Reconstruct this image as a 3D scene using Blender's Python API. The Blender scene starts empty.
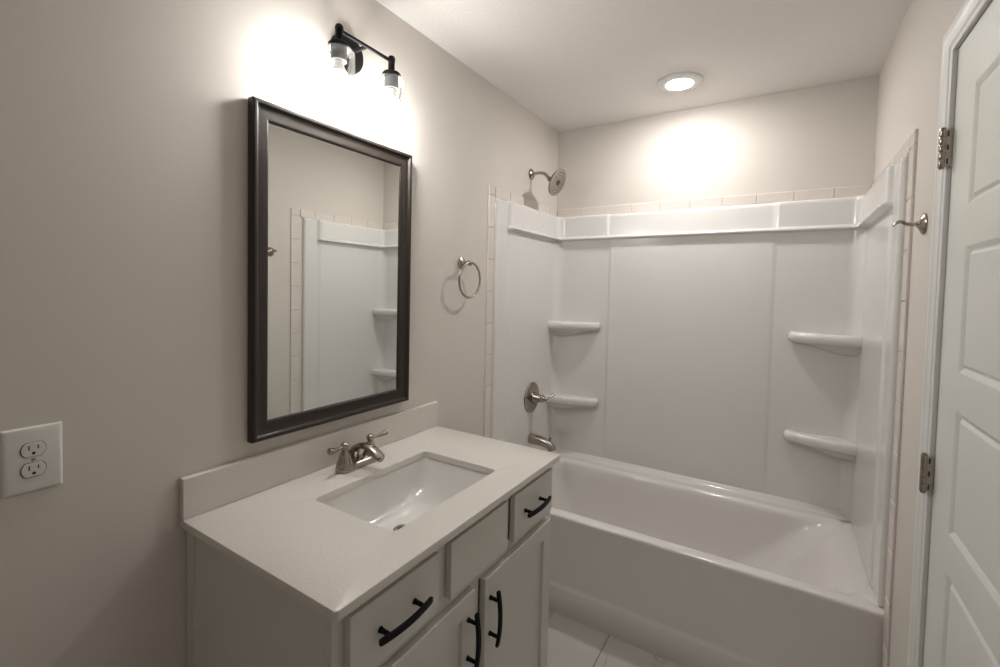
import bpy, bmesh, math, random
from mathutils import Vector, Matrix, noise

SC = bpy.context.scene
COL = SC.collection
PI = math.pi
W, H = 1.5295, 2.44            # room width, ceiling height
YF = -3.35                     # wall behind the camera

# ------------------------------------------------------------------ camera
cam_d = bpy.data.cameras.new('camera')
cam = bpy.data.objects.new('camera', cam_d)
COL.objects.link(cam)
CX, CY, CZ, YAW, PITCH, ROLL, FPX = 1.2191, -2.6079, 1.4658, 0.5616, -0.0371, 0.0219, 458.08
fw = Vector((-math.sin(YAW) * math.cos(PITCH), math.cos(YAW) * math.cos(PITCH), math.sin(PITCH)))
rt = Vector((math.cos(YAW), math.sin(YAW), 0))
up = rt.cross(fw)
r2 = math.cos(ROLL) * rt + math.sin(ROLL) * up
u2 = -math.sin(ROLL) * rt + math.cos(ROLL) * up
cam.matrix_world = Matrix(((r2.x, u2.x, -fw.x, CX), (r2.y, u2.y, -fw.y, CY), (r2.z, u2.z, -fw.z, CZ), (0, 0, 0, 1)))
cam_d.sensor_width = 36
cam_d.lens = FPX / 1000 * 36
cam_d.shift_x = 0.00304
cam_d.shift_y = -0.02727
cam_d.clip_start = 0.02
SC.camera = cam

# ------------------------------------------------------------------ world and exposure
wd = bpy.data.worlds.new('world')
SC.world = wd
wd.use_nodes = True
wd.node_tree.nodes['Background'].inputs[0].default_value = (0.9, 0.88, 0.85, 1)
wd.node_tree.nodes['Background'].inputs[1].default_value = 0.02
SC.view_settings.view_transform = 'Standard'
SC.view_settings.look = 'None'
SC.view_settings.exposure = 0.05
SC.view_settings.gamma = 1.0
SC.view_settings.use_curve_mapping = False
BULB_E = 200.0                 # vanity bulbs
BULB_COL = (1.0, 0.995, 0.97)
CAN_E = 250.0                  # recessed ceiling light
CAN_COL = (1.0, 0.975, 0.95)


# ------------------------------------------------------------------ materials
def mat(name, col, rough=0.5, metal=0.0, bump=0.0, bscale=200.0, var=0.0, vscale=6.0, coat=0.0, spec=0.5):
    m = bpy.data.materials.new(name)
    m.use_nodes = True
    nt = m.node_tree
    b = nt.nodes['Principled BSDF']
    b.inputs['Base Color'].default_value = (*col, 1)
    b.inputs['Roughness'].default_value = rough
    b.inputs['Metallic'].default_value = metal
    b.inputs['Specular IOR Level'].default_value = spec
    if coat:
        b.inputs['Coat Weight'].default_value = coat
        b.inputs['Coat Roughness'].default_value = 0.06
    tc = nt.nodes.new('ShaderNodeTexCoord')
    if bump:
        n = nt.nodes.new('ShaderNodeTexNoise')
        n.inputs['Scale'].default_value = bscale
        n.inputs['Detail'].default_value = 3
        nt.links.new(tc.outputs['Object'], n.inputs['Vector'])
        bp = nt.nodes.new('ShaderNodeBump')
        bp.inputs['Strength'].default_value = bump
        bp.inputs['Distance'].default_value = 0.002
        nt.links.new(n.outputs['Fac'], bp.inputs['Height'])
        nt.links.new(bp.outputs['Normal'], b.inputs['Normal'])
    if var:
        n = nt.nodes.new('ShaderNodeTexNoise')
        n.inputs['Scale'].default_value = vscale
        n.inputs['Detail'].default_value = 4
        nt.links.new(tc.outputs['Object'], n.inputs['Vector'])
        mx = nt.nodes.new('ShaderNodeMix')
        mx.data_type = 'RGBA'
        mx.inputs[6].default_value = (*[c * (1 - var) for c in col], 1)
        mx.inputs[7].default_value = (*[min(1, c * (1 + var)) for c in col], 1)
        nt.links.new(n.outputs['Fac'], mx.inputs[0])
        nt.links.new(mx.outputs[2], b.inputs['Base Color'])
    return m


def emit_mat(name, col, e):
    m = bpy.data.materials.new(name)
    m.use_nodes = True
    nt = m.node_tree
    nt.nodes.clear()
    o = nt.nodes.new('ShaderNodeOutputMaterial')
    em = nt.nodes.new('ShaderNodeEmission')
    em.inputs[0].default_value = (*col, 1)
    em.inputs[1].default_value = e
    nt.links.new(em.outputs[0], o.inputs[0])
    return m


def glass_mat(name):
    m = bpy.data.materials.new(name)
    m.use_nodes = True
    nt = m.node_tree
    nt.nodes.clear()
    o = nt.nodes.new('ShaderNodeOutputMaterial')
    tr = nt.nodes.new('ShaderNodeBsdfTransparent')
    tr.inputs[0].default_value = (0.97, 0.97, 0.965, 1)
    gl = nt.nodes.new('ShaderNodeBsdfGlossy')
    gl.inputs['Roughness'].default_value = 0.03
    lw = nt.nodes.new('ShaderNodeLayerWeight')
    lw.inputs[0].default_value = 0.35
    ml = nt.nodes.new('ShaderNodeMath')
    ml.operation = 'MULTIPLY'
    ml.inputs[1].default_value = 0.55
    mix = nt.nodes.new('ShaderNodeMixShader')
    nt.links.new(lw.outputs['Fresnel'], ml.inputs[0])
    nt.links.new(ml.outputs[0], mix.inputs[0])
    nt.links.new(tr.outputs[0], mix.inputs[1])
    nt.links.new(gl.outputs[0], mix.inputs[2])
    nt.links.new(mix.outputs[0], o.inputs[0])
    return m


def quartz_mat():
    m = mat('white_quartz', (0.70, 0.66, 0.62), 0.28)
    nt = m.node_tree
    b = nt.nodes['Principled BSDF']
    tc = nt.nodes.new('ShaderNodeTexCoord')
    n = nt.nodes.new('ShaderNodeTexNoise')
    n.inputs['Scale'].default_value = 420
    n.inputs['Detail'].default_value = 2
    r = nt.nodes.new('ShaderNodeValToRGB')
    r.color_ramp.elements[0].position = 0.30
    r.color_ramp.elements[0].color = (0.52, 0.48, 0.44, 1)
    r.color_ramp.elements[1].position = 0.45
    r.color_ramp.elements[1].color = (0.70, 0.655, 0.61, 1)
    nt.links.new(tc.outputs['Object'], n.inputs['Vector'])
    nt.links.new(n.outputs['Fac'], r.inputs[0])
    nt.links.new(r.outputs[0], b.inputs['Base Color'])
    return m


def floor_mat():
    m = mat('marble_look_floor_tile', (0.7, 0.67, 0.63), 0.3)
    nt = m.node_tree
    b = nt.nodes['Principled BSDF']
    tc = nt.nodes.new('ShaderNodeTexCoord')
    mp = nt.nodes.new('ShaderNodeMapping')
    mp.inputs['Location'].default_value = (-0.638, -0.03, 0)
    mp.inputs['Rotation'].default_value = (0, 0, 0)
    br = nt.nodes.new('ShaderNodeTexBrick')
    br.offset = 0.0
    br.inputs['Scale'].default_value = 1.0
    br.inputs['Brick Width'].default_value = 0.305
    br.inputs['Row Height'].default_value = 0.61
    br.inputs['Mortar Size'].default_value = 0.0022
    br.inputs['Mortar Smooth'].default_value = 0.2
    br.inputs['Color1'].default_value = (1, 1, 1, 1)
    br.inputs['Color2'].default_value = (1, 1, 1, 1)
    br.inputs['Mortar'].default_value = (0.30, 0.27, 0.24, 1)
    nt.links.new(tc.outputs['Object'], mp.inputs[0])
    nt.links.new(mp.outputs[0], br.inputs['Vector'])
    # veins
    n1 = nt.nodes.new('ShaderNodeTexNoise')
    n1.inputs['Scale'].default_value = 2.1
    n1.inputs['Detail'].default_value = 6
    n1.inputs['Distortion'].default_value = 1.2
    nt.links.new(tc.outputs['Object'], n1.inputs['Vector'])
    sub = nt.nodes.new('ShaderNodeMath'); sub.operation = 'SUBTRACT'; sub.inputs[1].default_value = 0.5
    ab = nt.nodes.new('ShaderNodeMath'); ab.operation = 'ABSOLUTE'
    nt.links.new(n1.outputs['Fac'], sub.inputs[0])
    nt.links.new(sub.outputs[0], ab.inputs[0])
    r = nt.nodes.new('ShaderNodeValToRGB')
    r.color_ramp.elements[0].position = 0.0
    r.color_ramp.elements[0].color = (0.48, 0.45, 0.42, 1)
    r.color_ramp.elements[1].position = 0.010
    r.color_ramp.elements[1].color = (0.62, 0.59, 0.55, 1)
    nt.links.new(ab.outputs[0], r.inputs[0])
    mx = nt.nodes.new('ShaderNodeMix'); mx.data_type = 'RGBA'; mx.blend_type = 'MULTIPLY'
    mx.inputs[0].default_value = 1
    nt.links.new(r.outputs[0], mx.inputs[6])
    nt.links.new(br.outputs['Color'], mx.inputs[7])
    nt.links.new(mx.outputs[2], b.inputs['Base Color'])
    return m


M = {
    'wall': mat('beige_wall_paint', (0.655, 0.612, 0.565), 0.7, bump=0.10, bscale=260, spec=0.3),
    'ceil': mat('white_ceiling_texture', (0.82, 0.79, 0.76), 0.9, bump=0.9, bscale=140, spec=0.2),
    'trim': mat('white_trim_paint', (0.74, 0.74, 0.72), 0.35),
    'door': mat('white_door_paint', (0.72, 0.72, 0.68), 0.4, bump=0.12, bscale=300),
    'tile': mat('glazed_cream_tile', (0.70, 0.64, 0.585), 0.2, var=0.03, vscale=12),
    'grout': mat('sanded_grout', (0.56, 0.50, 0.45), 0.9, bump=0.4, bscale=900),
    'acrylic': mat('white_acrylic', (0.73, 0.712, 0.69), 0.16, coat=0.2),
    'tub': mat('white_tub_enamel', (0.745, 0.715, 0.68), 0.14, coat=0.2),
    'cab': mat('light_grey_cabinet_paint', (0.64, 0.62, 0.575), 0.4, bump=0.05, bscale=120),
    'quartz': quartz_mat(),
    'china': mat('white_vitreous_china', (0.74, 0.72, 0.69), 0.14, coat=0.1),
    'nickel': mat('brushed_nickel', (0.38, 0.34, 0.295), 0.24, metal=1.0, bump=0.04, bscale=500),
    'chrome': mat('dull_drain_metal', (0.42, 0.40, 0.38), 0.3, metal=1.0),
    'dark': mat('dark_void', (0.03, 0.028, 0.026), 0.6),
    'black': mat('matte_black_metal', (0.005, 0.005, 0.005), 0.5, bump=0.05, bscale=400, spec=0.15),
    'frame': mat('espresso_frame_finish', (0.026, 0.019, 0.0145), 0.38, bump=0.10, bscale=260, var=0.25, vscale=60, spec=0.38),
    'mirror': mat('silvered_mirror', (0.86, 0.88, 0.86), 0.0, metal=1.0),
    'plastic': mat('white_plastic', (0.72, 0.70, 0.66), 0.3),
    'seam': mat('shadow_gap', (0.10, 0.095, 0.09), 0.8),
    'socket': mat('grey_lamp_socket', (0.035, 0.034, 0.033), 0.5),
    'bulb': emit_mat('glowing_bulb', BULB_COL, BULB_E),
    'lens': emit_mat('glowing_lens', CAN_COL, CAN_E),
    'glass': glass_mat('clear_glass'),
    'floor': floor_mat(),
}


# ------------------------------------------------------------------ mesh helpers
def v3(p):
    return Vector(p)


def empty(name, loc, label, cat, group=None):
    o = bpy.data.objects.new(name, None)
    COL.objects.link(o)
    o.location = loc
    o.empty_display_size = 0.02
    o['label'] = label
    o['category'] = cat
    if group:
        o['group'] = group
    return o


def obj(name, bm, mats, parent=None, smooth=40, label=None, cat=None, kind=None, bevel=0.0, seg=2):
    """links bm (world coordinates) as one mesh object; parent transforms are undone"""
    bmesh.ops.recalc_face_normals(bm, faces=bm.faces)
    off = Vector((0, 0, 0))
    p = parent
    while p is not None:
        off += p.location
        p = p.parent
    if parent is None:
        xs = [v.co for v in bm.verts]
        lo = Vector((min(c.x for c in xs), min(c.y for c in xs), min(c.z for c in xs)))
        hi = Vector((max(c.x for c in xs), max(c.y for c in xs), max(c.z for c in xs)))
        base = Vector(((lo.x + hi.x) / 2, (lo.y + hi.y) / 2, lo.z))
        if kind == 'structure':
            base = Vector((0, 0, 0))
        off = base
    me = bpy.data.meshes.new(name)
    bmesh.ops.translate(bm, verts=bm.verts, vec=-off)
    bm.to_mesh(me)
    bm.free()
    for m in (mats if isinstance(mats, (list, tuple)) else [mats]):
        me.materials.append(m)
    o = bpy.data.objects.new(name, me)
    COL.objects.link(o)
    if parent is not None:
        o.parent = parent
    else:
        o.location = off
    if smooth:
        me.polygons.foreach_set('use_smooth', [True] * len(me.polygons))
        bm2 = bmesh.new()
        bm2.from_mesh(me)
        for e in bm2.edges:
            if len(e.link_faces) == 2:
                e.smooth = e.calc_face_angle(0) < math.radians(smooth)
        bm2.to_mesh(me)
        bm2.free()
    if bevel:
        md = o.modifiers.new('bevel', 'BEVEL')
        md.width = bevel
        md.segments = seg
        md.limit_method = 'ANGLE'
        md.angle_limit = math.radians(40)
        md.harden_normals = True
    if label:
        o['label'] = label
    if cat:
        o['category'] = cat
    if kind:
        o['kind'] = kind
    return o


def box(bm, lo, hi, mi=0):
    x0, y0, z0 = lo
    x1, y1, z1 = hi
    vs = [bm.verts.new(c) for c in ((x0, y0, z0), (x1, y0, z0), (x1, y1, z0), (x0, y1, z0), (x0, y0, z1), (x1, y0, z1), (x1, y1, z1), (x0, y1, z1))]
    fs = []
    for f in ((0, 3, 2, 1), (4, 5, 6, 7), (0, 1, 5, 4), (1, 2, 6, 5), (2, 3, 7, 6), (3, 0, 4, 7)):
        fc = bm.faces.new([vs[i] for i in f])
        fc.material_index = mi
        fs.append(fc)
    return vs


def loft(bm, loops, cap0=True, cap1=True, closed=True, mi=0):
    """loops: lists of points of equal length"""
    rows = [[bm.verts.new(p) for p in lp] for lp in loops]
    n = len(rows[0])
    for a, b in zip(rows, rows[1:]):
        for i in range(n if closed else n - 1):
            j = (i + 1) % n
            f = bm.faces.new((a[i], a[j], b[j], b[i]))
            f.material_index = mi
    if cap0:
        bm.faces.new(rows[0]).material_index = mi
    if cap1:
        bm.faces.new(list(reversed(rows[-1]))).material_index = mi
    return rows


def basis(d):
    d = d.normalized()
    a = Vector((0, 0, 1)) if abs(d.z) < 0.9 else Vector((1, 0, 0))
    u = d.cross(a).normalized()
    return u, d.cross(u).normalized()


def lathe(bm, origin, axis, prof, n=32, mi=0):
    """prof: list of (radius, distance along axis)"""
    o, ax = v3(origin), v3(axis).normalized()
    u, w = basis(ax)
    loops = []
    for r, h in prof:
        r = max(r, 1e-5)
        loops.append([o + ax * h + (u * math.cos(2 * PI * k / n) + w * math.sin(2 * PI * k / n)) * r for k in range(n)])
    loft(bm, loops, mi=mi)


def tube(bm, pts, radii, n=14, squash=None, mi=0, upv=None):
    """sweep along pts; squash = (su, sw) or list of them: ellipse scale"""
    pts = [v3(p) for p in pts]
    if not isinstance(radii, (list, tuple)):
        radii = [radii] * len(pts)
    loops = []
    pu = None
    for i, p in enumerate(pts):
        d = (pts[min(i + 1, len(pts) - 1)] - pts[max(i - 1, 0)]).normalized()
        if pu is None:
            if upv is not None:
                pu = (v3(upv) - d * v3(upv).dot(d)).normalized()
            else:
                pu = basis(d)[0]
        pu = (pu - d * pu.dot(d)).normalized()
        w = d.cross(pu)
        su, sw = (1, 1) if squash is None else (squash[i] if isinstance(squash, list) else squash)
        r = radii[i]
        loops.append([p + pu * (r * su * math.cos(2 * PI * k / n)) + w * (r * sw * math.sin(2 * PI * k / n)) for k in range(n)])
    loft(bm, loops)


def spline(ps, n=8):
    """Catmull-Rom through points"""
    ps = [v3(p) for p in ps]
    out = []
    for i in range(len(ps) - 1):
        p0, p1, p2, p3 = ps[max(i - 1, 0)], ps[i], ps[i + 1], ps[min(i + 2, len(ps) - 1)]
        for k in range(n):
            t = k / n
            out.append(0.5 * ((2 * p1) + (-p0 + p2) * t + (2 * p0 - 5 * p1 + 4 * p2 - p3) * t * t + (-p0 + 3 * p1 - 3 * p2 + p3) * t ** 3))
    out.append(ps[-1])
    return out


def rrect(x0, y0, x1, y1, r, z, per=10, side=12):
    """rounded rectangle loop, counter-clockwise, with points along the sides"""
    pts = []
    if not isinstance(r, (list, tuple)):
        r = (r, r, r, r)          # radii at (x1,y1), (x0,y1), (x0,y0), (x1,y0)
    cs = ((x1 - r[0], y1 - r[0], 0, r[0]), (x0 + r[1], y1 - r[1], 90, r[1]), (x0 + r[2], y0 + r[2], 180, r[2]), (x1 - r[3], y0 + r[3], 270, r[3]))
    arcs = []
    for cx, cy, a0, rr in cs:
        arcs.append([Vector((cx + rr * math.cos(math.radians(a0 + 90 * k / per)), cy + rr * math.sin(math.radians(a0 + 90 * k / per)), z)) for k in range(per + 1)])
    for i in range(4):
        pts += arcs[i]
        a, b = arcs[i][-1], arcs[(i + 1) % 4][0]
        pts += [a.lerp(b, k / side) for k in range(1, side)]
    return pts


def sstep(a, b, x):
    t = min(1, max(0, (x - a) / (b - a)))
    return t * t * (3 - 2 * t)


# ================================================================== ROOM
def struct(name, boxes, m, **k):
    bm = bmesh.new()
    for lo, hi in boxes:
        box(bm, lo, hi)
    return obj(name, bm, m, kind='structure', smooth=0, **k)


T = 0.12
DY0, DY1, DZ = -1.922, -1.1555, 2.036      # door opening in the right wall
struct('floor', [((-T, YF - T, -0.1), (W + T, T, 0))], M['floor'])
struct('ceiling', [((-T, YF - T, H), (W + T, T, H + 0.1))], M['ceil'])
struct('wall_left', [((-T, YF - T, 0), (0, T, H))], M['wall'])
struct('wall_back', [((0, 0, 0), (W, T, H))], M['wall'])
struct('wall_front', [((0, YF - T, 0), (W, YF, H))], M['wall'])
struct('wall_right', [((W, DY1, 0), (W + T, T, H)), ((W, YF - T, 0), (W + T, DY0, H)), ((W, DY0, DZ), (W + T, DY1, H))], M['wall'])


# door slab with five recessed panels
def grid_face(bm, ys, zs, xf):
    vs = [[bm.verts.new((xf(y, z), y, z)) for z in zs] for y in ys]
    for i in range(len(ys) - 1):
        for j in range(len(zs) - 1):
            bm.faces.new((vs[i][j], vs[i + 1][j], vs[i + 1][j + 1], vs[i][j + 1]))
    return vs


def rect_loop(y0, y1, z0, z1, x):
    return [Vector((x, y0, z0)), Vector((x, y1, z0)), Vector((x, y1, z1)), Vector((x, y0, z1))]


door = empty('door_1', (W, -1.54, 0), 'white five panel door set closed in the right wall beside the tub', 'door')
door['kind'] = 'structure'
bm = bmesh.new()
SX = W + 0.0005
y0, y1, z0, z1 = DY0 + 0.003, DY1 - 0.003, 0.012, DZ - 0.003
panels = [(1.662, 1.912), (1.312, 1.577), (0.968, 1.232), (0.620, 0.885), (0.240, 0.535)]
py0, py1 = y0 + 0.125, y1 - 0.127
# stiles and rails as flat faces round the panel openings
zs = [z0] + sorted([c for p in panels for c in p]) + [z1]
ysn = [y0, py0, py1, y1]
V = [[bm.verts.new((SX, y, z)) for z in zs] for y in ysn]
holes = set()
for j in range(len(zs) - 1):
    for i in range(3):
        if i == 1 and j % 2 == 1:
            holes.add(j)
            continue
        bm.faces.new((V[i][j], V[i + 1][j], V[i + 1][j + 1], V[i][j + 1]))
for j in holes:
    a, b = zs[j], zs[j + 1]
    lps = []
    for ins, dep in ((0, 0), (0.002, 0.0008), (0.011, 0.0072), (0.0135, 0.0075), (0.0155, 0.0060), (0.020, 0.0030), (0.023, 0.0026)):
        lps.append(rect_loop(py0 + ins, py1 - ins, a + ins, b - ins, SX + dep))
    loft(bm, lps, cap0=False, cap1=True)
# edges and back
back = rect_loop(y0, y1, z0, z1, SX + 0.035)
bv = [bm.verts.new(p) for p in back]
bm.faces.new(bv)
bmesh.ops.remove_doubles(bm, verts=bm.verts, dist=1e-5)
bm.verts.ensure_lookup_table()
fl = {}
for (yy, zz) in ((y0, z0), (y1, z0), (y1, z1), (y0, z1)):
    for v in bm.verts:
        if abs(v.co.y - yy) < 1e-5 and abs(v.co.z - zz) < 1e-5:
            fl[(yy, zz, v.co.x > SX + 0.01)] = v
cs = [(y0, z0), (y1, z0), (y1, z1), (y0, z1)]
for k in range(4):
    a, b = cs[k], cs[(k + 1) % 4]
    bm.faces.new((fl[(*a, False)], fl[(*b, False)], fl[(*b, True)], fl[(*a, True)]))
obj('door_slab', bm, M['door'], door, smooth=25)
# hinges: barrel of knuckles and a slotted leaf
for hz in (1.813, 1.053, 0.25):
    bm = bmesh.new()
    hy = DY1 - 0.0015
    hx = W - 0.0175
    for k in range(5):
        a = hz - 0.0435 + k * 0.0174
        lathe(bm, (hx, hy, a + 0.0005), (0, 0, 1), [(0.001, 0), (0.0064, 0), (0.0066, 0.0003), (0.0066, 0.0164), (0.0064, 0.0167), (0.001, 0.0167)], 20)
    lathe(bm, (hx, hy, hz + 0.0435), (0, 0, 1), [(0.003, 0), (0.0055, 0.001), (0.0045, 0.004), (0.001, 0.005)], 12)
    lathe(bm, (hx, hy, hz - 0.0435), (0, 0, -1), [(0.003, 0), (0.0055, 0.001), (0.0045, 0.004), (0.001, 0.005)], 12)
    h = obj('hinge', bm, M['nickel'], door, label='brushed nickel hinge')
    bm = bmesh.new()
    box(bm, (W - 0.0165, hy - 0.0045, hz - 0.042), (W - 0.0002, hy - 0.0015, hz + 0.042))
    obj('hinge_leaf', bm, M['nickel'], h, smooth=0, bevel=0.0006)
    bm = bmesh.new()
    for dz in (-0.031, 0, 0.031):
        box(bm, (W - 0.0105, hy - 0.0052, hz + dz - 0.006), (W - 0.0075, hy - 0.0044, hz + dz + 0.0065))
    obj('hinge_slots', bm, M['dark'], h, smooth=0)

# casing (colonial profile, mitred) and jamb
prof = [(0.0, 0.0), (0.0, 0.0085), (0.003, 0.0098), (0.010, 0.0102), (0.013, 0.0125), (0.026, 0.0135), (0.036, 0.0155), (0.040, 0.0172), (0.050, 0.0172), (0.0535, 0.0155), (0.055, 0.012), (0.055, 0.0)]
bm = bmesh.new()
lps = []
for (yy, zz, dy, dz) in ((DY1, 0.0, 1, 0), (DY1, DZ, 1, 1), (DY0, DZ, -1, 1), (DY0, 0.0, -1, 0)):
    lps.append([Vector((W - t, yy + dy * s, zz + dz * s)) for s, t in prof])
loft(bm, lps)
obj('trim_1', bm, M['trim'], kind='structure', smooth=20)

# baseboards
struct('baseboard_left', [((0, YF, 0), (0.014, -2.095, 0.095)), ((0, -1.140, 0), (0.014, -0.790, 0.095))], M['trim'], bevel=0.004)
struct('baseboard_right', [((W - 0.014, YF, 0), (W, DY0 - 0.056, 0.095)), ((W - 0.014, DY1 + 0.056, 0), (W, -0.812, 0.095))], M['trim'], bevel=0.004)
struct('baseboard_front', [((0.014, YF, 0), (W - 0.014, YF + 0.014, 0.095))], M['trim'], bevel=0.004)


# tile border round the tub surround (bullnose tiles, grout between)
def tile_run(bm, a, b, off, nrm, width_dir, width, first=0.152):
    """tiles from a to b along their line; width_dir spans the strip"""
    a, b, n, wdir = v3(a), v3(b), v3(nrm), v3(width_dir)
    L = (b - a).length
    d = (b - a).normalized()
    pos = 0.0
    ln = first
    g = 0.0012
    th = 0.008
    while pos < L - 0.004:
        e = min(pos + ln, L)
        p0, p1 = pos + g, e - g
        loops = []
        for ins, hgt in ((0, 0.0005), (0, th * 0.55), (0.001, th * 0.85), (0.003, th)):
            q = []
            for s, t in ((p0 + ins, g + ins), (p1 - ins, g + ins), (p1 - ins, width - g - ins), (p0 + ins, width - g - ins)):
                q.append(a + d * s + wdir * t + n * hgt)
            loops.append(q)
        loft(bm, loops, cap0=True, cap1=True, mi=0)
        pos = e
        ln = 0.1545
    # grout bed
    q0 = [a + wdir * 0.005 + d * 0.003, b + wdir * 0.005 - d * 0.003, b + wdir * (width - 0.005) - d * 0.003, a + wdir * (width - 0.005) + d * 0.003]
    loft(bm, [[p + n * 0.0003 for p in q0], [p + n * 0.0052 for p in q0]], mi=1)


ST = 1.912                     # top of the surround
TO = 0.052
bm = bmesh.new()
tile_run(bm, (0, -0.772, 0), (0, -0.772, ST + TO), 0, (1, 0, 0), (0, 1, 0), 0.056, first=0.065)
tile_run(bm, (0, -0.002, ST), (0, -0.714, ST), 0, (1, 0, 0), (0, 0, 1), TO, first=0.11)
obj('trim_2', bm, [M['tile'], M['grout']], kind='structure', smooth=0)
bm = bmesh.new()
tile_run(bm, (0.009, 0, ST), (W - 0.009, 0, ST), 0, (0, -1, 0), (0, 0, 1), TO, first=0.145)
obj('trim_3', bm, [M['tile'], M['grout']], kind='structure', smooth=0)
bm = bmesh.new()
tile_run(bm, (W, -0.805, 0), (W, -0.805, ST + TO), 0, (-1, 0, 0), (0, 1, 0), 0.064, first=0.065)
tile_run(bm, (W, -0.739, ST), (W, -0.002, ST), 0, (-1, 0, 0), (0, 0, 1), TO, first=0.11)
obj('trim_4', bm, [M['tile'], M['grout']], kind='structure', smooth=0)

# ================================================================== BATHTUB
TY, TZ = -0.740, 0.459
tub = empty('bathtub', (W / 2, -0.37, 0), 'white alcove bathtub with plain apron front filling the far end of the room', 'bathtub')


def deck(p):
    """deck height relief: back ledge a little higher, dropping near the right end"""
    x, y = p.x, p.y
    bk = sstep(-0.22, -0.12, y)
    edge = 0.0095 * sstep(-0.7305, -0.719, y) * max(sstep(-0.03, -0.01, y), sstep(1.50, 1.52, x), 1 - sstep(0.008, 0.03, x))
    back = 0.0095 * sstep(-0.105, -0.086, y)
    return max(edge, back, 0.010 * bk * (1 - sstep(1.335, 1.365, x)) - 0.004 * sstep(1.38, 1.46, x) * (1 - sstep(1.48, 1.50, x)))


bm = bmesh.new()
PER, SIDE = 10, 60
X0, X1, Y1 = 0.004, W - 0.004, -0.004
loops = []


def R(x0, y0, x1, y1, r, z, rel=0.0):
    lp = rrect(x0, y0, x1, y1, r, z, PER, SIDE)
    if rel:
        for p in lp:
            p.z += deck(p) * rel
    loops.append(lp)


# apron: floor, kick, break line, upper panel, rim roll
R(X0, TY + 0.016, X1, Y1, 0.003, 0.0)
R(X0, TY + 0.011, X1, Y1, 0.003, 0.05)
R(X0, TY + 0.007, X1, Y1, 0.003, 0.118)
R(X0, TY + 0.009, X1, Y1, 0.003, 0.126)
R(X0, TY + 0.014, X1, Y1, 0.003, 0.136)
R(X0, TY + 0.015, X1, Y1, 0.003, 0.145)
R(X0, TY + 0.008, X1, Y1, 0.003, 0.380)
R(X0, TY + 0.003, X1, Y1, 0.003, 0.432)
R(X0, TY + 0.0005, X1, Y1, 0.003, 0.446)
R(X0 + 0.0005, TY + 0.001, X1 - 0.0005, Y1, 0.003, 0.453)
R(X0 + 0.001, TY + 0.004, X1 - 0.001, Y1, 0.004, 0.4572)
R(X0 + 0.002, TY + 0.010, X1 - 0.002, Y1 - 0.001, 0.005, TZ, 1)
# deck, inner roll
R(0.050, TY + 0.045, 1.470, -0.088, (0.05, 0.05, 0.05, 0.05), TZ, 1)
R(0.062, TY + 0.056, 1.462, -0.098, (0.05, 0.05, 0.05, 0.05), TZ - 0.001, 1)
R(0.070, TY + 0.063, 1.452, -0.108, (0.05, 0.06, 0.06, 0.05), TZ - 0.004, 1)
R(0.077, TY + 0.068, 1.440, -0.116, (0.06, 0.07, 0.07, 0.06), TZ - 0.011, 0.9)
R(0.082, TY + 0.071, 1.424, -0.121, (0.08, 0.08, 0.08, 0.08), TZ - 0.022, 0.6)
R(0.087, TY + 0.075, 1.385, -0.125, (0.10, 0.09, 0.09, 0.10), TZ - 0.060, 0.2)
R(0.097, TY + 0.081, 1.325, -0.131, (0.12, 0.10, 0.10, 0.12), TZ - 0.130)
R(0.109, TY + 0.090, 1.262, -0.140, (0.14, 0.10, 0.10, 0.14), TZ - 0.210)
R(0.124, TY + 0.101, 1.200, -0.151, (0.15, 0.11, 0.11, 0.15), TZ - 0.285)
R(0.142, TY + 0.117, 1.145, -0.167, (0.15, 0.11, 0.11, 0.15), TZ - 0.325)
R(0.170, TY + 0.145, 1.095, -0.195, (0.14, 0.10, 0.10, 0.14), TZ - 0.348)
R(0.230, TY + 0.200, 1.000, -0.250, (0.10, 0.08, 0.08, 0.10), TZ - 0.354)
R(0.330, TY + 0.300, 0.800, -0.350, (0.04, 0.04, 0.04, 0.04), TZ - 0.356)
loft(bm, loops)
obj('tub_shell', bm, M['tub'], tub, smooth=50)
# drain and overflow
bm = bmesh.new()
lathe(bm, (0.30, -0.375, TZ - 0.3555), (0, 0, 1), [(0.001, 0), (0.034, 0), (0.036, 0.002), (0.033, 0.004), (0.022, 0.003), (0.020, 0.006), (0.001, 0.007)], 28)
obj('drain', bm, M['nickel'], tub, label='brushed nickel drain')
bm = bmesh.new()
lathe(bm, (0.0985, -0.375, TZ - 0.125), (1, 0, 0.12), [(0.001, 0), (0.036, 0), (0.037, 0.004), (0.030, 0.010), (0.006, 0.012), (0.001, 0.012)], 28)
obj('overflow_plate', bm, M['nickel'], tub, label='round brushed nickel overflow plate')

# ================================================================== TUB SURROUND
sur = empty('tub_surround', (W / 2, -0.02, 0.47), 'glossy white three wall tub surround with moulded ledge and corner shelves', 'shower surround')
D = 0.026                      # wall set stands this far off the wall
FR = 0.055                     # corner fillet
YS = -0.716                    # front edge of the side panels


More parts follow.
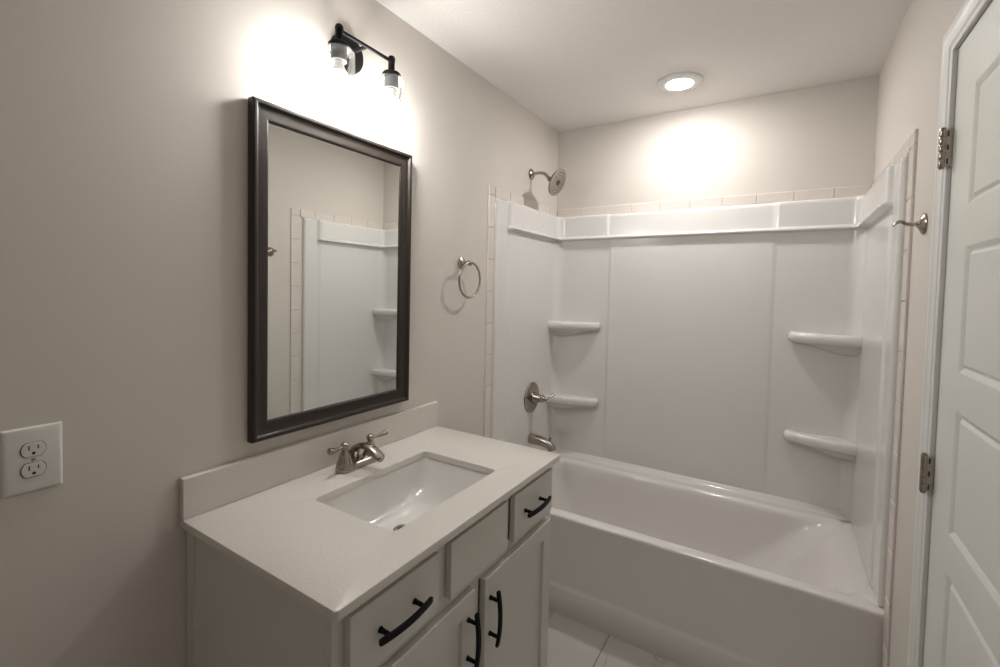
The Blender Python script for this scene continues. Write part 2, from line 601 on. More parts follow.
def path():
    """U-shaped plan path of (point, inward normal, tag, along) from left front round to right front"""
    out = []
    ysl = [YS, YS + 0.002, YS + 0.006] + [YS + 0.01 + i * 0.01 for i in range(9)]
    yb = -0.626
    fine = [yb + i * 0.0025 for i in range(1, 21)]
    ysl = [y for y in ysl if y < yb] + [yb] + fine
    y = fine[-1]
    ye = -(D + FR)
    n = 26
    ysl += [y + (ye - y) * k / n for k in range(1, n + 1)]
    for y in ysl:
        out.append((Vector((D, y, 0)), Vector((1, 0, 0)), 'L', y))
    for k in range(1, 14):
        a = PI - (PI / 2) * k / 14
        c = Vector((D + FR, -(D + FR), 0))
        nn = Vector((math.cos(a), math.sin(a), 0))
        out.append((c + nn * FR, -nn, 'C', k / 14))
    xs = [D + FR]
    x = D + FR
    feats = (0.352, 1.166)
    while x < W - D - FR - 1e-6:
        near = min(abs(x - f) for f in feats)
        x += 0.002 if near < 0.022 else 0.016
        xs.append(min(x, W - D - FR))
    for x in xs:
        out.append((Vector((x, -D, 0)), Vector((0, -1, 0)), 'B', x))
    for k in range(1, 14):
        a = PI / 2 - (PI / 2) * k / 14
        c = Vector((W - D - FR, -(D + FR), 0))
        nn = Vector((math.cos(a), math.sin(a), 0))
        out.append((c + nn * FR, -nn, 'D', k / 14))
    for y in reversed(ysl):
        out.append((Vector((W - D, y, 0)), Vector((-1, 0, 0)), 'R', y))
    return out


# cove along the foot of the back panel
bm = bmesh.new()
pr = [(-0.075, 0.4700), (-0.060, 0.4710), (-0.048, 0.4735), (-0.040, 0.478), (-0.034, 0.486), (-0.030, 0.4915), (-0.027, 0.4930), (-0.008, 0.4930), (-0.008, 0.4700)]
loft(bm, [[Vector((x, y, z)) for y, z in pr] for x in (D - 0.002, W - D + 0.002)])
obj('foot_cove', bm, M['tub'], sur, smooth=40)
LZ = 1.776                     # ledge lip height


def relief(tag, s, z):
    t = 0.0
    band = sstep(LZ - 0.012, LZ - 0.004, z)            # under side of lip
    top = sstep(LZ + 0.002, LZ + 0.014, z)
    lip = 0.030 * band * (1 - top) + top * 0.014
    if tag in 'LR':
        fr = sstep(-0.618, -0.588, s)                  # end of the raised field
        lipend = sstep(-0.622, -0.606, s)
        t += -0.006 * (1 - fr)
        t += lip * lipend
        t -= 0.009 * (1 - sstep(YS, YS + 0.008, s))
    else:
        t += lip
        if tag == 'B':
            c = sstep(0.346, 0.366, s) * (1 - sstep(1.152, 1.178, s))
            cb = sstep(0.340, 0.349, s) * (1 - sstep(1.146, 1.182, s))
            t += 0.0065 * c * (1 - band) * sstep(0.493, 0.54, z) - cb * top * (0.008 + 0.007 * (z - LZ) / (ST - LZ))
    t -= 0.009 * sstep(ST - 0.010, ST - 0.001, z)
    return t


zl = [0.4700, 0.478, 0.492, 0.51]
z = 0.56
while z < LZ - 0.03:
    zl.append(z)
    z += 0.06
zl += [LZ - 0.022, LZ - 0.014, LZ - 0.0125, LZ - 0.0105, LZ - 0.0085, LZ - 0.0065, LZ - 0.004, LZ - 0.001, LZ + 0.002, LZ + 0.004, LZ + 0.006, LZ + 0.008, LZ + 0.010, LZ + 0.012, LZ + 0.014, LZ + 0.018]
zl += [1.81, 1.83, 1.85, 1.87, 1.89, ST - 0.010, ST - 0.007, ST - 0.004, ST - 0.002, ST]
P = path()


def panel(name, sel):
    bm = bmesh.new()
    pts = [p for p in P if sel(p)]
    zz = zl if name == 'side_panel' else [q for q in zl if q > 0.4925] 
    if name == 'back_panel':
        zz = [0.4935, 0.497] + [q for q in zl if q > 0.5]
    rows = []
    for p, n, tag, s in pts:
        r = [Vector((p.x, p.y, q)) + n * relief(tag, s, q) for q in zz]
        r.append(Vector((p.x, p.y, ST)) - n * (D - 0.0006))          # top edge returns to the wall
        rows.append(r)

    def back_col(r, n):                                              # front edge returns to the wall
        return [v - n * ((v.x if n.x > 0 else W - v.x) - 0.0006) for v in r]
    if pts[0][2] == 'L':
        rows.insert(0, back_col(rows[0], pts[0][1]))
    if pts[-1][2] == 'R':
        rows.append(back_col(rows[-1], pts[-1][1]))
    front = [[bm.verts.new(v) for v in r] for r in rows]
    for a, b in zip(front, front[1:]):
        for j in range(len(front[0]) - 1):
            bm.faces.new((a[j], b[j], b[j + 1], a[j + 1]))
    return obj(name, bm, M['acrylic'], sur, smooth=70)


panel('side_panel', lambda p: p[2] in 'LC' or (p[2] == 'B' and p[3] < D + FR + 1e-6))
panel('side_panel', lambda p: p[2] in 'RD' or (p[2] == 'B' and p[3] > W - D - FR - 1e-6))
panel('back_panel', lambda p: p[2] == 'B')


def shelf(side, zt):
    """moulded corner shelf: plan outline in corner coordinates (a along the back wall, b out from it)"""
    ow, od = (0.292 if side < 0 else 0.272), 0.112
    out = [(0.0, 0.0), (0.10, 0.0), (0.20, 0.0), (ow - 0.012, 0.0)]
    out += [(ow - 0.004, 0.004), (ow, 0.012), (ow + 0.001, 0.022), (ow - 0.002, 0.034), (ow - 0.010, 0.046), (ow - 0.022, 0.056)]
    for k in range(1, 11):
        t = k / 10
        a = (ow - 0.022) * (1 - t)
        b = 0.056 + (od - 0.056) * (1 - (1 - t) ** 1.7)
        out.append((a, b))
    out += [(0.0, 0.06)]
    bm = bmesh.new()
    loops = []
    for sc, ins, dz in ((0.90, 0.010, -0.006), (1.0, 0.022, -0.004), (1.0, 0.016, 0.0), (1.0, 0.009, -0.001), (1.0, 0.004, -0.005), (1.0, 0.001, -0.012), (1.0, 0.0, -0.021), (1.0, 0.0005, -0.032), (1.0, 0.004, -0.042), (0.975, 0.010, -0.048), (0.90, 0.013, -0.0525), (0.78, 0.012, -0.058), (0.64, 0.009, -0.067), (0.50, 0.006, -0.078), (0.36, 0.003, -0.090), (0.22, 0.001, -0.098)):
        lp = []
        for a, b in out:
            a2 = max(a * sc - (ins if a > 0.05 else 0), 0)
            b2 = max(b * sc - (ins if b > 0.03 else 0), 0)
            x = D - 0.004 + a2 if side < 0 else W - D + 0.004 - a2
            lp.append(Vector((x, -(D - 0.004) - b2, zt + dz)))
        loops.append(lp)
    loft(bm, loops)
    obj('corner_shelf', bm, M['acrylic'], sur, smooth=50)


for sd in (-1, 1):
    shelf(sd, 1.286 if sd < 0 else 1.298)
    shelf(sd, 0.840 if sd < 0 else 0.828)

# ================================================================== SHOWER FITTINGS
Y_V = -0.328
t = empty('shower_head', (0.0, -0.346, 2.106), 'round brushed nickel shower head on a bent arm above the surround', 'shower head')
bm = bmesh.new()
lathe(bm, (0.0003, -0.346, 2.106), (1, 0, 0), [(0.001, 0), (0.029, 0), (0.030, 0.003), (0.026, 0.008), (0.015, 0.013), (0.010, 0.015), (0.001, 0.015)], 28)
obj('flange', bm, M['nickel'], t)
nrm = Vector((0.90, -0.05, -0.42)).normalized()
hc = Vector((0.165, -0.350, 2.043))             # centre of the spray face
bk = hc - nrm * 0.048
bm = bmesh.new()
tube(bm, spline([(0.012, -0.346, 2.106), (0.05, -0.346, 2.108), (0.085, -0.346, 2.098), tuple(bk - nrm * 0.01)], 8), 0.0085, 14)
obj('arm', bm, M['nickel'], t)
bm = bmesh.new()
lathe(bm, bk - nrm * 0.014, nrm, [(0.001, 0), (0.012, 0), (0.014, 0.004), (0.014, 0.012), (0.011, 0.015), (0.016, 0.020), (0.017, 0.028), (0.014, 0.032), (0.022, 0.036), (0.045, 0.043), (0.064, 0.049), (0.072, 0.055), (0.0735, 0.060), (0.071, 0.0635), (0.066, 0.0645), (0.001, 0.0645)], 40)
hd = obj('head', bm, M['nickel'], t, smooth=35)
bm = bmesh.new()
f0 = bk - nrm * 0.014 + nrm * 0.0648
fu, fv = basis(nrm)
lathe(bm, f0, nrm, [(0.001, 0), (0.016, 0), (0.015, 0.002), (0.001, 0.0025)], 20)
for ring, cnt in ((0.026, 12), (0.040, 20), (0.055, 28)):
    for k in range(cnt):
        a = 2 * PI * k / cnt
        lathe(bm, f0 + (fu * math.cos(a) + fv * math.sin(a)) * ring, nrm, [(0.0005, 0), (0.0021, 0), (0.0016, 0.0022), (0.0005, 0.0024)], 6)
obj('spray_nozzles', bm, M['socket'], hd, label='dark rubber nozzles of the spray face')

t = empty('tub_valve', (D, Y_V, 0.862), 'brushed nickel tub valve with round plate and lever over the spout', 'tap')
FX = D + 0.0012
bm = bmesh.new()
lathe(bm, (FX, Y_V, 0.862), (1, 0, 0), [(0.001, 0), (0.084, 0), (0.086, 0.003), (0.083, 0.007), (0.070, 0.011), (0.045, 0.013), (0.001, 0.013)], 44)
obj('escutcheon', bm, M['nickel'], t)
bm = bmesh.new()
lathe(bm, (FX + 0.012, Y_V, 0.862), (1, 0, 0), [(0.001, 0), (0.031, 0), (0.032, 0.006), (0.028, 0.020), (0.022, 0.040), (0.019, 0.050), (0.022, 0.053), (0.022, 0.058), (0.014, 0.066), (0.012, 0.072), (0.013, 0.080), (0.009, 0.086), (0.001, 0.087)], 32)
hub = obj('handle_hub', bm, M['nickel'], t)
bm = bmesh.new()
q = Vector((FX + 0.088, Y_V, 0.863))
tube(bm, spline([q + Vector((-0.002, -0.006, -0.004)), q + Vector((0.008, 0.010, 0.003)), q + Vector((0.018, 0.036, 0.012)), q + Vector((0.026, 0.058, 0.022))], 6), [0.007, 0.0068, 0.0062, 0.0058, 0.0055, 0.0055, 0.0055, 0.0056, 0.0058, 0.006, 0.0064, 0.0068, 0.0072, 0.0078, 0.0084, 0.009, 0.0092, 0.0085, 0.005], 12)
obj('lever', bm, M['nickel'], hub)

t = empty('tub_spout', (D, Y_V, 0.60), 'brushed nickel tub spout with a diverter knob under the valve', 'tub spout')
bm = bmesh.new()
sp = spline([(FX, Y_V, 0.628), (0.06, Y_V, 0.627), (0.10, Y_V, 0.623), (0.135, Y_V, 0.615), (0.156, Y_V, 0.602), (0.163, Y_V, 0.586)], 6)
n = len(sp)
tube(bm, sp, [0.031 - 0.008 * sstep(0, 0.75, i / (n - 1)) for i in range(n)], 24, upv=(0, 0, 1))
so = obj('spout_body', bm, M['nickel'], t)
bm = bmesh.new()
lathe(bm, (0.146, Y_V, 0.628), (0.15, 0, 1), [(0.001, 0), (0.0045, 0), (0.0045, 0.016), (0.008, 0.019), (0.008, 0.026), (0.005, 0.030), (0.001, 0.0305)], 16)
obj('diverter_knob', bm, M['nickel'], so)

# ================================================================== TOWEL RING, ROBE HOOK
t = empty('towel_ring', (0, -0.978, 1.575), 'brushed nickel towel ring on the left wall past the mirror', 'towel ring')
bm = bmesh.new()
lathe(bm, (0.0003, -0.978, 1.578), (1, 0, 0), [(0.001, 0), (0.024, 0), (0.0265, 0.003), (0.026, 0.006), (0.017, 0.010), (0.0095, 0.016), (0.008, 0.030), (0.010, 0.040), (0.0125, 0.046), (0.012, 0.054), (0.006, 0.060), (0.001, 0.061)], 28)
obj('mount', bm, M['nickel'], t)
bm = bmesh.new()
RC = Vector((0.051, -0.978, 1.503))
rr = 0.0765
nr, nt = 56, 12
rows = []
for k in range(nr):
    a = 2 * PI * k / nr
    e = Vector((0.04 * math.sin(a), math.cos(a), math.sin(a))).normalized()
    rows.append([bm.verts.new(RC + e * (rr + 0.0048 * math.cos(2 * PI * j / nt)) + Vector((0.0048 * math.sin(2 * PI * j / nt), 0, 0))) for j in range(nt)])
for k in range(nr):
    a, b = rows[k], rows[(k + 1) % nr]
    for j in range(nt):
        bm.faces.new((a[j], b[j], b[(j + 1) % nt], a[(j + 1) % nt]))
obj('ring', bm, M['nickel'], t, smooth=60)

HY, HZ = -0.945, 1.668
t = empty('robe_hook', (W, HY, HZ), 'brushed nickel robe hook on the right wall between tile border and door', 'hook')
bm = bmesh.new()
lathe(bm, (W - 0.0003, HY, HZ), (-1, 0, 0), [(0.001, 0), (0.027, 0), (0.029, 0.003), (0.027, 0.006), (0.016, 0.012), (0.009, 0.017), (0.001, 0.018)], 32)
obj('rosette', bm, M['nickel'], t)
bm = bmesh.new()
pts = spline([(W - 0.012, HY, HZ), (W - 0.026, HY, HZ - 0.001), (W - 0.038, HY, HZ + 0.001), (W - 0.048, HY, HZ + 0.007), (W - 0.057, HY, HZ + 0.006), (W - 0.066, HY, HZ - 0.003)], 6)
n = len(pts)
tube(bm, pts, [0.0075 - 0.001 * math.sin(PI * i / n) - 0.003 * sstep(0.7, 1, i / n) for i in range(n)], 14, squash=(0.75, 1.2), upv=(0, 0, 1))
obj('hook_arm', bm, M['nickel'], t)

# ================================================================== VANITY
VY0, VY1 = -2.077, -1.158
VF = 0.547                    # face-frame plane
CT = 0.8945                   # counter top height
CB = CT - 0.021
van = empty('vanity_cabinet', (0.28, -1.617, 0), 'light grey shaker vanity cabinet with black pulls under the white counter', 'cabinet')
bm = bmesh.new()
# carcass: side panel recessed between stiles, face frame, toe kick
box(bm, (0.003, VY0 + 0.004, 0.10), (VF - 0.019, VY0 + 0.018, CB))
box(bm, (0.003, VY1 - 0.018, 0.10), (VF - 0.019, VY1 - 0.004, CB))
for yy, s in ((VY0, 1), (VY1, -1)):
    a, b = sorted((yy, yy + s * 0.018))
    box(bm, (0.003, a, 0.0), (0.041, b, CB))
    box(bm, (VF - 0.054, a, 0.0), (VF - 0.0195, b, CB))
box(bm, (0.003, VY0 + 0.018, 0.10), (VF - 0.02, VY1 - 0.018, 0.118))
box(bm, (0.003, VY0 + 0.018, 0.118), (0.012, VY1 - 0.018, 0.70))
box(bm, (VF - 0.085, VY0 + 0.018, 0.0), (VF - 0.070, VY1 - 0.018, 0.10))
carc = obj('carcass', bm, M['cab'], van, smooth=0, bevel=0.0012)
bm = bmesh.new()
FY = [(VY0, VY0 + 0.042), (-1.642, -1.602), (VY1 - 0.042, VY1)]
for a, b in FY:
    box(bm, (VF - 0.019, a, 0.10), (VF, b, CB))
for a, b in ((FY[0][1], FY[1][0]), (FY[1][1], FY[2][0])):
    box(bm, (VF - 0.019, a, CB - 0.03), (VF, b, CB))
    box(bm, (VF - 0.019, a, 0.683), (VF, b, 0.722))
    box(bm, (VF - 0.019, a, 0.10), (VF, b, 0.14))
for a in (-1.79, -1.50):
    box(bm, (VF - 0.019, a, 0.722), (VF, a + 0.05, CB - 0.03))
obj('face_frame', bm, M['cab'], van, smooth=0, bevel=0.0008)


def pull(parent, c, length, vertical):
    """arched black bar pull on two posts; c = centre on the front face"""
    bm = bmesh.new()
    c = v3(c)
    ax = Vector((0, 0, 1)) if vertical else Vector((0, 1, 0))
    out = Vector((1, 0, 0))
    loops = []
    n = 22
    for i in range(n + 1):
        s = -1 + 2 * i / n
        p = c + ax * (s * length / 2) + out * (0.026 + 0.008 * (1 - s * s))
        d = (ax * (length / 2) + out * (-0.016 * s)).normalized()
        nn = out - d * out.dot(d)
        nn.normalize()
        w = d.cross(nn)
        e = 0.92 if i in (0, n) else 1.0
        hw, ht = 0.0062 * e, 0.0042 * e
        loops.append([p + w * a * hw + nn * b * ht for a, b in ((-1, -0.8), (-0.85, -1), (0.85, -1), (1, -0.8), (1, 0.8), (0.85, 1), (-0.85, 1), (-1, 0.8))])
    loft(bm, loops)
    for s in (-0.66, 0.66):
        p = c + ax * (s * length / 2)
        lathe(bm, p + out * 0.0002, out, [(0.001, 0), (0.0068, 0), (0.0062, 0.002), (0.0052, 0.006), (0.0048, 0.0285), (0.001, 0.0285)], 14)
    obj('pull', bm, M['black'], parent, smooth=35, label='black arched bar pull')


def slab_front(name, ya, yb, za, zb):
    bm = bmesh.new()
    box(bm, (VF + 0.0008, ya, za), (VF + 0.0195, yb, zb))
    return obj(name, bm, M['cab'], van, smooth=0, bevel=0.0018, seg=3)


def shaker_door(ya, yb, za, zb):
    bm = bmesh.new()
    xa, xb = VF + 0.0008, VF + 0.0195
    st = 0.053
    lps = [rect_loop(ya, yb, za, zb, xa), rect_loop(ya, yb, za, zb, xb - 0.0015), rect_loop(ya + 0.0015, yb - 0.0015, za + 0.0015, zb - 0.0015, xb),
           rect_loop(ya + st, yb - st, za + st, zb - st, xb), rect_loop(ya + st + 0.001, yb - st - 0.001, za + st + 0.001, zb - st - 0.001, xb - 0.001),
           rect_loop(ya + st + 0.004, yb - st - 0.004, za + st + 0.004, zb - st - 0.004, xb - 0.009)]
    loft(bm, lps)
    return obj('door', bm, M['cab'], van, smooth=20)


ZD0, ZD1 = 0.716, 0.857
XF = VF + 0.0195
d = slab_front('drawer', -2.051, -1.797, ZD0, ZD1)
pull(d, (XF, -1.928, 0.789), 0.150, False)
slab_front('false_front', -1.750, -1.487, ZD0, ZD1)
d = slab_front('drawer', -1.446, -1.190, ZD0, ZD1)
pull(d, (XF, -1.334, 0.789), 0.150, False)
d = shaker_door(-2.051, -1.646, 0.118, 0.688)
pull(d, (XF, -1.676, 0.573), 0.152, True)
d = shaker_door(-1.597, -1.190, 0.118, 0.684)
pull(d, (XF, -1.573, 0.573), 0.152, True)

# ---- countertop with sink cut-out
KX, KY0, KY1 = 0.5754, -2.0912, -1.1433
SX0, SX1, SY0, SY1 = 0.171, 0.466, -1.843, -1.393
bm = bmesh.new()
per, sd_ = 8, 10


def ko(ins, z):
    return rrect(0.0005 + 0, KY0 + ins, KX - ins, KY1 - ins, (0.010, 0.001, 0.001, 0.010), z, per, sd_)


def ki(ins, z):
    return rrect(SX0 - ins, SY0 - ins, SX1 + ins, SY1 + ins, 0.018, z, per, sd_)


loft(bm, [ki(0, CB), ki(0, CT - 0.002), ki(0.0008, CT - 0.0006), ki(0.002, CT), ko(0.0025, CT), ko(0.0008, CT - 0.0008), ko(0, CT - 0.0025), ko(0, CB + 0.0015), ko(0.0015, CB), ki(0, CB)], cap0=False, cap1=False)
bmesh.ops.remove_doubles(bm, verts=bm.verts, dist=1e-6)
obj('countertop', bm, M['quartz'], smooth=30, label='white quartz vanity countertop with a rectangular sink cutout', cat='countertop')
bm = bmesh.new()
box(bm, (0.0006, KY0, CT + 0.0003), (0.0200, KY1, CT + 0.1010))
obj('backsplash', bm, M['quartz'], smooth=0, bevel=0.0022, seg=3, label='low white quartz backsplash standing along the wall behind the faucet', cat='backsplash')

# ---- undermount sink
t = empty('sink', (0.3185, -1.614, CB - 0.15), 'white rectangular undermount sink below the faucet', 'sink')
bm = bmesh.new()
cy = (SY0 + SY1) / 2
cx0 = (SX0 + SX1) / 2
loops = []
SD = 0.122


def S(x0, x1, hy, r, z):
    loops.append(rrect(x0, cy - hy, x1, cy + hy, r, z, 8, 12))


S(SX0 - 0.022, SX1 + 0.022, 0.247, 0.03, CB - 0.0006)
S(SX0 - 0.004, SX1 + 0.004, 0.229, 0.024, CB - 0.0006)
S(SX0 - 0.0025, SX1 + 0.0025, 0.2275, 0.026, CB - 0.0025)
S(SX0 - 0.001, SX1 + 0.001, 0.225, 0.028, CB - 0.008)
for dz, hy, a, r in ((0.016, 0.221, 0.001, 0.030), (0.030, 0.214, 0.003, 0.033), (0.046, 0.205, 0.005, 0.036), (0.062, 0.195, 0.008, 0.038), (0.078, 0.182, 0.011, 0.040), (0.092, 0.166, 0.015, 0.042), (0.103, 0.147, 0.020, 0.043), (0.111, 0.124, 0.027, 0.043), (0.116, 0.100, 0.036, 0.042), (0.1195, 0.074, 0.048, 0.036), (0.1215, 0.048, 0.064, 0.028)):
    S(SX0 + a, SX1 - a, hy, r, CB - dz)
S(SX0 + 0.085, SX1 - 0.10, 0.026, 0.02, CB - 0.0005 - SD)
inner = len(loops)
# outside skin
outl = [[Vector(p) for p in loops[inner - 1]], ]
loft(bm, loops, cap0=False, cap1=True)
bowl = obj('bowl', bm, M['china'], t, smooth=60)
sdm = bowl.modifiers.new('solid', 'SOLIDIFY')
sdm.thickness = 0.006
zc = [p for p in bowl.data.polygons if abs(p.normal.z) > 0.9]
low = min(zc, key=lambda p: p.center.z)
sdm.offset = -1 if low.normal.z > 0 else 1
bm = bmesh.new()
lathe(bm, (0.284, -1.624, CB - 0.0012 - SD), (0, 0, 1), [(0.001, 0), (0.023, 0), (0.0245, 0.0015), (0.0225, 0.003), (0.017, 0.0025), (0.016, 0.0008), (0.001, 0.0006)], 28)
dr = obj('drain', bm, M['chrome'], t, label='metal drain in the sink bottom')
bm = bmesh.new()
lathe(bm, (0.284, -1.624, CB - 0.0002 - SD), (0, 0, 1), [(0.001, 0), (0.0125, 0), (0.0125, 0.0006), (0.001, 0.0006)], 20)
obj('drain_hole', bm, M['dark'], dr)

# ---- faucet (centerset, two lever handles)
FXc, FYc = 0.085, -1.618
t = empty('faucet', (FXc, FYc, CT), 'brushed nickel two handle faucet on the counter behind the sink', 'faucet')
bm = bmesh.new()


def stad(hx, hy, z, n=14):
    pts = []
    for k in range(n + 1):
        a = PI * k / n
        pts.append(Vector((FXc + hx * math.cos(a), FYc + (hy - hx) + hx * math.sin(a), CT + z)))
    for k in range(n + 1):
        a = PI + PI * k / n
        pts.append(Vector((FXc + hx * math.cos(a), FYc - (hy - hx) + hx * math.sin(a), CT + z)))
    return pts


loft(bm, [stad(0.0255, 0.0785, 0.0003), stad(0.0270, 0.080, 0.003), stad(0.0270, 0.080, 0.009), stad(0.0255, 0.0785, 0.015), stad(0.0225, 0.0755, 0.020), stad(0.0170, 0.069, 0.0235), stad(0.010, 0.06, 0.025)])
obj('base_plate', bm, M['nickel'], t, smooth=50)
for s in (-1, 1):
    hyc = FYc + s * 0.0508
    bm = bmesh.new()
    lathe(bm, (FXc, hyc, CT + 0.012), (0, 0, 1), [(0.001, 0), (0.0265, 0), (0.0268, 0.006), (0.0245, 0.011), (0.0250, 0.014), (0.0225, 0.018), (0.0175, 0.034), (0.0135, 0.045), (0.0105, 0.052), (0.0088, 0.055), (0.0088, 0.058), (0.0125, 0.061), (0.0130, 0.067), (0.0105, 0.072), (0.0055, 0.076), (0.001, 0.077)], 28)
    hnd = obj('handle', bm, M['nickel'], t, smooth=50)
    bm = bmesh.new()
    z = CT + 0.0755
    pts = spline([(FXc, hyc + s * 0.008, z), (FXc + 0.003, hyc + s * 0.03, z + 0.000), (FXc + 0.006, hyc + s * 0.052, z + 0.002), (FXc + 0.007, hyc + s * 0.065, z + 0.004)], 6)
    n = len(pts)
    tube(bm, pts, [0.0046 + 0.0052 * sstep(0.15, 0.92, i / (n - 1)) - 0.003 * sstep(0.93, 1, i / (n - 1)) for i in range(n)], 14)
    obj('lever', bm, M['nickel'], hnd)
bm = bmesh.new()
pts = spline([(0.060, FYc, CT + 0.008), (0.061, FYc, CT + 0.030), (0.074, FYc, CT + 0.054), (0.102, FYc, CT + 0.068), (0.136, FYc, CT + 0.069), (0.165, FYc, CT + 0.059), (0.186, FYc, CT + 0.044)], 7)
n = len(pts)
tube(bm, pts, [0.0200 - 0.0055 * sstep(0, 0.6, i / (n - 1)) for i in range(n)], 20, squash=[(0.78 - 0.15 * math.sin(PI * i / (n - 1)), 1.22) for i in range(n)], upv=(1, 0, 0))
sp_ = obj('spout', bm, M['nickel'], t, smooth=50)
bm = bmesh.new()
dd = (pts[-1] - pts[-2]).normalized()
lathe(bm, pts[-1] - dd * 0.003, dd, [(0.001, 0), (0.0105, 0), (0.0108, 0.009), (0.0085, 0.0105), (0.001, 0.0095)], 20)
obj('aerator', bm, M['nickel'], sp_)

# ================================================================== MIRROR
MY0, MY1, MZ0, MZ1 = -1.9273, -1.3270, 1.0385, 1.9545
t = empty('wall_mirror', (0, (MY0 + MY1) / 2, MZ0), 'rectangular wall mirror in a wide dark espresso frame over the vanity', 'mirror')
bm = bmesh.new()
prf = [(0.0015, 0.001), (0.0, 0.004), (0.0, 0.026), (0.0015, 0.0295), (0.004, 0.031), (0.008, 0.031), (0.0115, 0.0295), (0.0135, 0.0265), (0.0155, 0.0225), (0.019, 0.0205), (0.030, 0.0200), (0.043, 0.0185), (0.0475, 0.0165), (0.0505, 0.0135), (0.0515, 0.010), (0.0515, 0.001)]
lps = []
for yy, zz, dy, dz in ((MY0, MZ0, 1, 1), (MY1, MZ0, -1, 1), (MY1, MZ1, -1, -1), (MY0, MZ1, 1, -1)):
    lps.append([Vector((x, yy + dy * s, zz + dz * s)) for s, x in prf])
rows = [[bm.verts.new(p) for p in lp] for lp in lps]
for i in range(4):
    a, b = rows[i], rows[(i + 1) % 4]
    for j in range(len(prf)):
        k = (j + 1) % len(prf)
        bm.faces.new((a[j], b[j], b[k], a[k]))
obj('frame', bm, M['frame'], t, smooth=30)
bm = bmesh.new()
box(bm, (0.006, MY0 + 0.0505, MZ0 + 0.0505), (0.012, MY1 - 0.0505, MZ1 - 0.0505))
obj('glass', bm, M['mirror'], t, smooth=0)

# ================================================================== VANITY LIGHT
LX, LYc, LZb = 0.100, -1.613, 2.203
t = empty('vanity_light', (0, LYc, LZb), 'black two lamp vanity light with clear glass shades above the mirror', 'wall light')
bm = bmesh.new()
lathe(bm, (0.0004, LYc, LZb), (1, 0, 0), [(0.001, 0), (0.060, 0), (0.061, 0.004), (0.060, 0.016), (0.056, 0.021), (0.040, 0.024), (0.016, 0.025), (0.001, 0.025)], 44)
obj('back_plate', bm, M['black'], t, smooth=40)
bm = bmesh.new()
tube(bm, [(0.024, LYc, LZb), (0.05, LYc, LZb), (LX, LYc, LZb)], 0.0058, 14)
lathe(bm, (0.0245, LYc, LZb), (1, 0, 0), [(0.001, 0), (0.013, 0), (0.011, 0.006), (0.006, 0.009), (0.001, 0.009)], 18)
obj('arm', bm, M['black'], t)
bm = bmesh.new()
tube(bm, [(LX, LYc - 0.104, LZb), (LX, LYc, LZb), (LX, LYc + 0.104, LZb)], 0.0055, 14)
obj('bar', bm, M['black'], t)
for s in (-1, 1):
    by = LYc + s * 0.104
    bm = bmesh.new()
    lathe(bm, (LX, by, LZb - 0.052), (0, 0, 1), [(0.001, 0), (0.0295, 0), (0.0305, 0.003), (0.0300, 0.010), (0.0265, 0.014), (0.0150, 0.017), (0.0105, 0.020), (0.0105, 0.050), (0.0118, 0.052), (0.0118, 0.060), (0.0095, 0.066), (0.0050, 0.069), (0.001, 0.0695)], 30)
    cap = obj('lamp_holder', bm, M['black'], t, smooth=40)
    bm = bmesh.new()
    lathe(bm, (LX, by, LZb - 0.0525), (0, 0, -1), [(0.001, 0), (0.0215, 0), (0.0215, 0.006), (0.0225, 0.007), (0.0225, 0.036), (0.0205, 0.037), (0.001, 0.0372)], 28)
    obj('socket', bm, M['socket'], cap, smooth=40)
    bm = bmesh.new()
    lathe(bm, (LX, by, LZb - 0.0915), (0, 0, -1), [(0.001, 0), (0.0130, 0), (0.0135, 0.006), (0.0165, 0.016), (0.0230, 0.030), (0.0232, 0.0305), (0.001, 0.0305)], 28)
    obj('bulb_base', bm, M['plastic'], t, smooth=40, label='white opaque collar of the bulb')
    bm = bmesh.new()
    lathe(bm, (LX, by, LZb - 0.0915), (0, 0, -1), [(0.001, 0.0310), (0.0230, 0.0310), (0.0285, 0.042), (0.0300, 0.053), (0.0285, 0.065), (0.0230, 0.075), (0.0140, 0.082), (0.0050, 0.0845), (0.001, 0.085)], 28)
    obj('bulb', bm, M['bulb'], t, smooth=60, label='lit white light bulb')
    bm = bmesh.new()
    pr = [(0.0235, 0.0530), (0.0300, 0.0530), (0.0390, 0.0560), (0.0440, 0.0620), (0.0455, 0.0700), (0.0455, 0.1950), (0.0442, 0.1962)]
    n = 40
    rows = [[Vector((LX + r * math.cos(2 * PI * k / n), by + r * math.sin(2 * PI * k / n), LZb - h)) for k in range(n)] for r, h in pr]
    loft(bm, rows, cap0=False, cap1=False)
    obj('glass_shade', bm, M['glass'], t, smooth=60, label='clear glass cylinder shade')

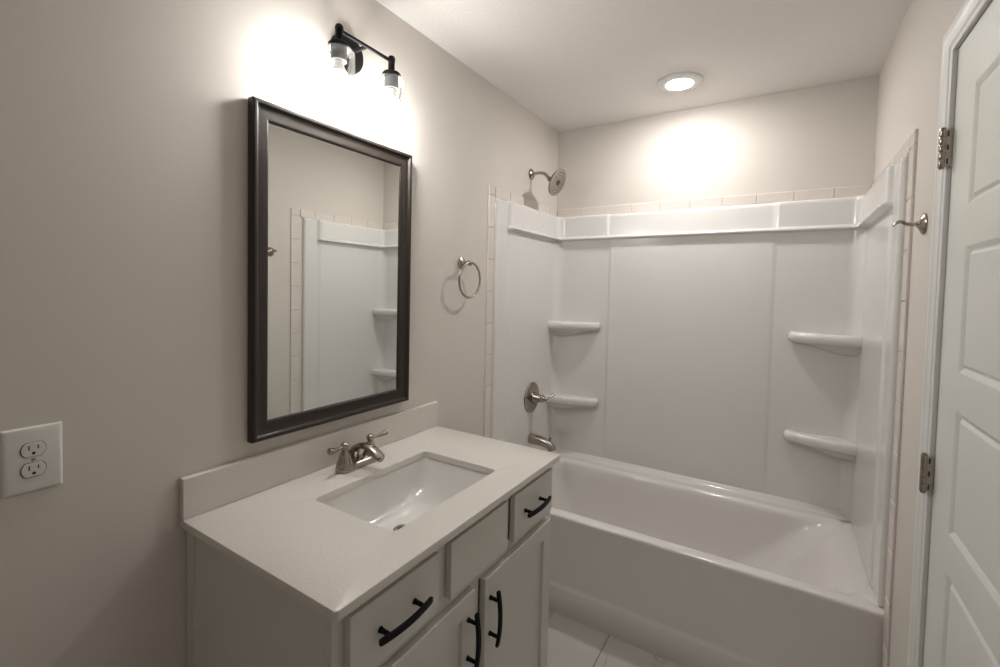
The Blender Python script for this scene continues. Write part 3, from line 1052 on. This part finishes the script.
# ================================================================== RECESSED CEILING LIGHT
LCX, LCY = 0.768, -0.350
t = empty('recessed_light', (LCX, LCY, H - 0.012), 'round white flush disc light on the ceiling over the tub', 'ceiling light')
bm = bmesh.new()
lathe(bm, (LCX, LCY, H - 0.0003), (0, 0, -1), [(0.050, 0), (0.099, 0), (0.1005, 0.002), (0.099, 0.0045), (0.088, 0.0085), (0.070, 0.0115), (0.0580, 0.0120), (0.0570, 0.008), (0.050, 0.004)], 56)
obj('trim_ring', bm, M['trim'], t, smooth=40)
bm = bmesh.new()
lathe(bm, (LCX, LCY, H - 0.004), (0, 0, -1), [(0.001, 0), (0.0560, 0), (0.0565, 0.0065), (0.052, 0.0095), (0.040, 0.0125), (0.024, 0.0148), (0.001, 0.0158)], 48)
obj('lens', bm, M['lens'], t, smooth=40)

# ================================================================== OUTLET
OY, OZ = -2.3435, 1.119
t = empty('wall_outlet', (0, OY, OZ - 0.065), 'white duplex electrical outlet on the left wall near the vanity', 'outlet')
bm = bmesh.new()
lps = []
for ins, x in ((0, 0.0004), (0, 0.0020), (0.0025, 0.0048), (0.006, 0.0062), (0.009, 0.0066)):
    lps.append(rect_loop(OY - 0.043 + ins, OY + 0.043 - ins, OZ - 0.0635 + ins, OZ + 0.0635 - ins, x))
loft(bm, lps)
obj('cover_plate', bm, M['plastic'], t, smooth=20)
for s in (-1, 1):
    zc_ = OZ + s * 0.0195
    bm = bmesh.new()

    def oc(sc, x):
        pts = []
        for k in range(40):
            a = 2 * PI * k / 40
            y_ = 0.0175 * math.cos(a)
            z_ = max(-0.0135, min(0.0135, 0.0175 * math.sin(a)))
            pts.append(Vector((x, OY + y_ * sc, zc_ + z_ * sc)))
        return pts
    loft(bm, [oc(1.06, 0.0067), oc(1.06, 0.0069), oc(1.0, 0.0070)], mi=1)
    loft(bm, [oc(0.98, 0.0068), oc(0.98, 0.0082), oc(0.94, 0.0088)], mi=0)
    rc = obj('receptacle', bm, [M['plastic'], M['seam']], t, smooth=30)
    bm = bmesh.new()
    box(bm, (0.0088, OY - 0.0075, zc_ + 0.000), (0.0091, OY - 0.0055, zc_ + 0.0085))
    box(bm, (0.0088, OY + 0.0055, zc_ + 0.001), (0.0091, OY + 0.0073, zc_ + 0.0080))
    lathe(bm, (0.0088, OY, zc_ - 0.0065), (1, 0, 0), [(0.0001, 0), (0.0028, 0), (0.0028, 0.0003), (0.0001, 0.0003)], 14)
    obj('slots', bm, M['dark'], rc, smooth=0)
bm = bmesh.new()
lathe(bm, (0.0066, OY, OZ), (1, 0, 0), [(0.0001, 0), (0.0032, 0), (0.0030, 0.0008), (0.0001, 0.0012)], 16)
obj('screw', bm, M['chrome'], t, label='small metal cover screw')
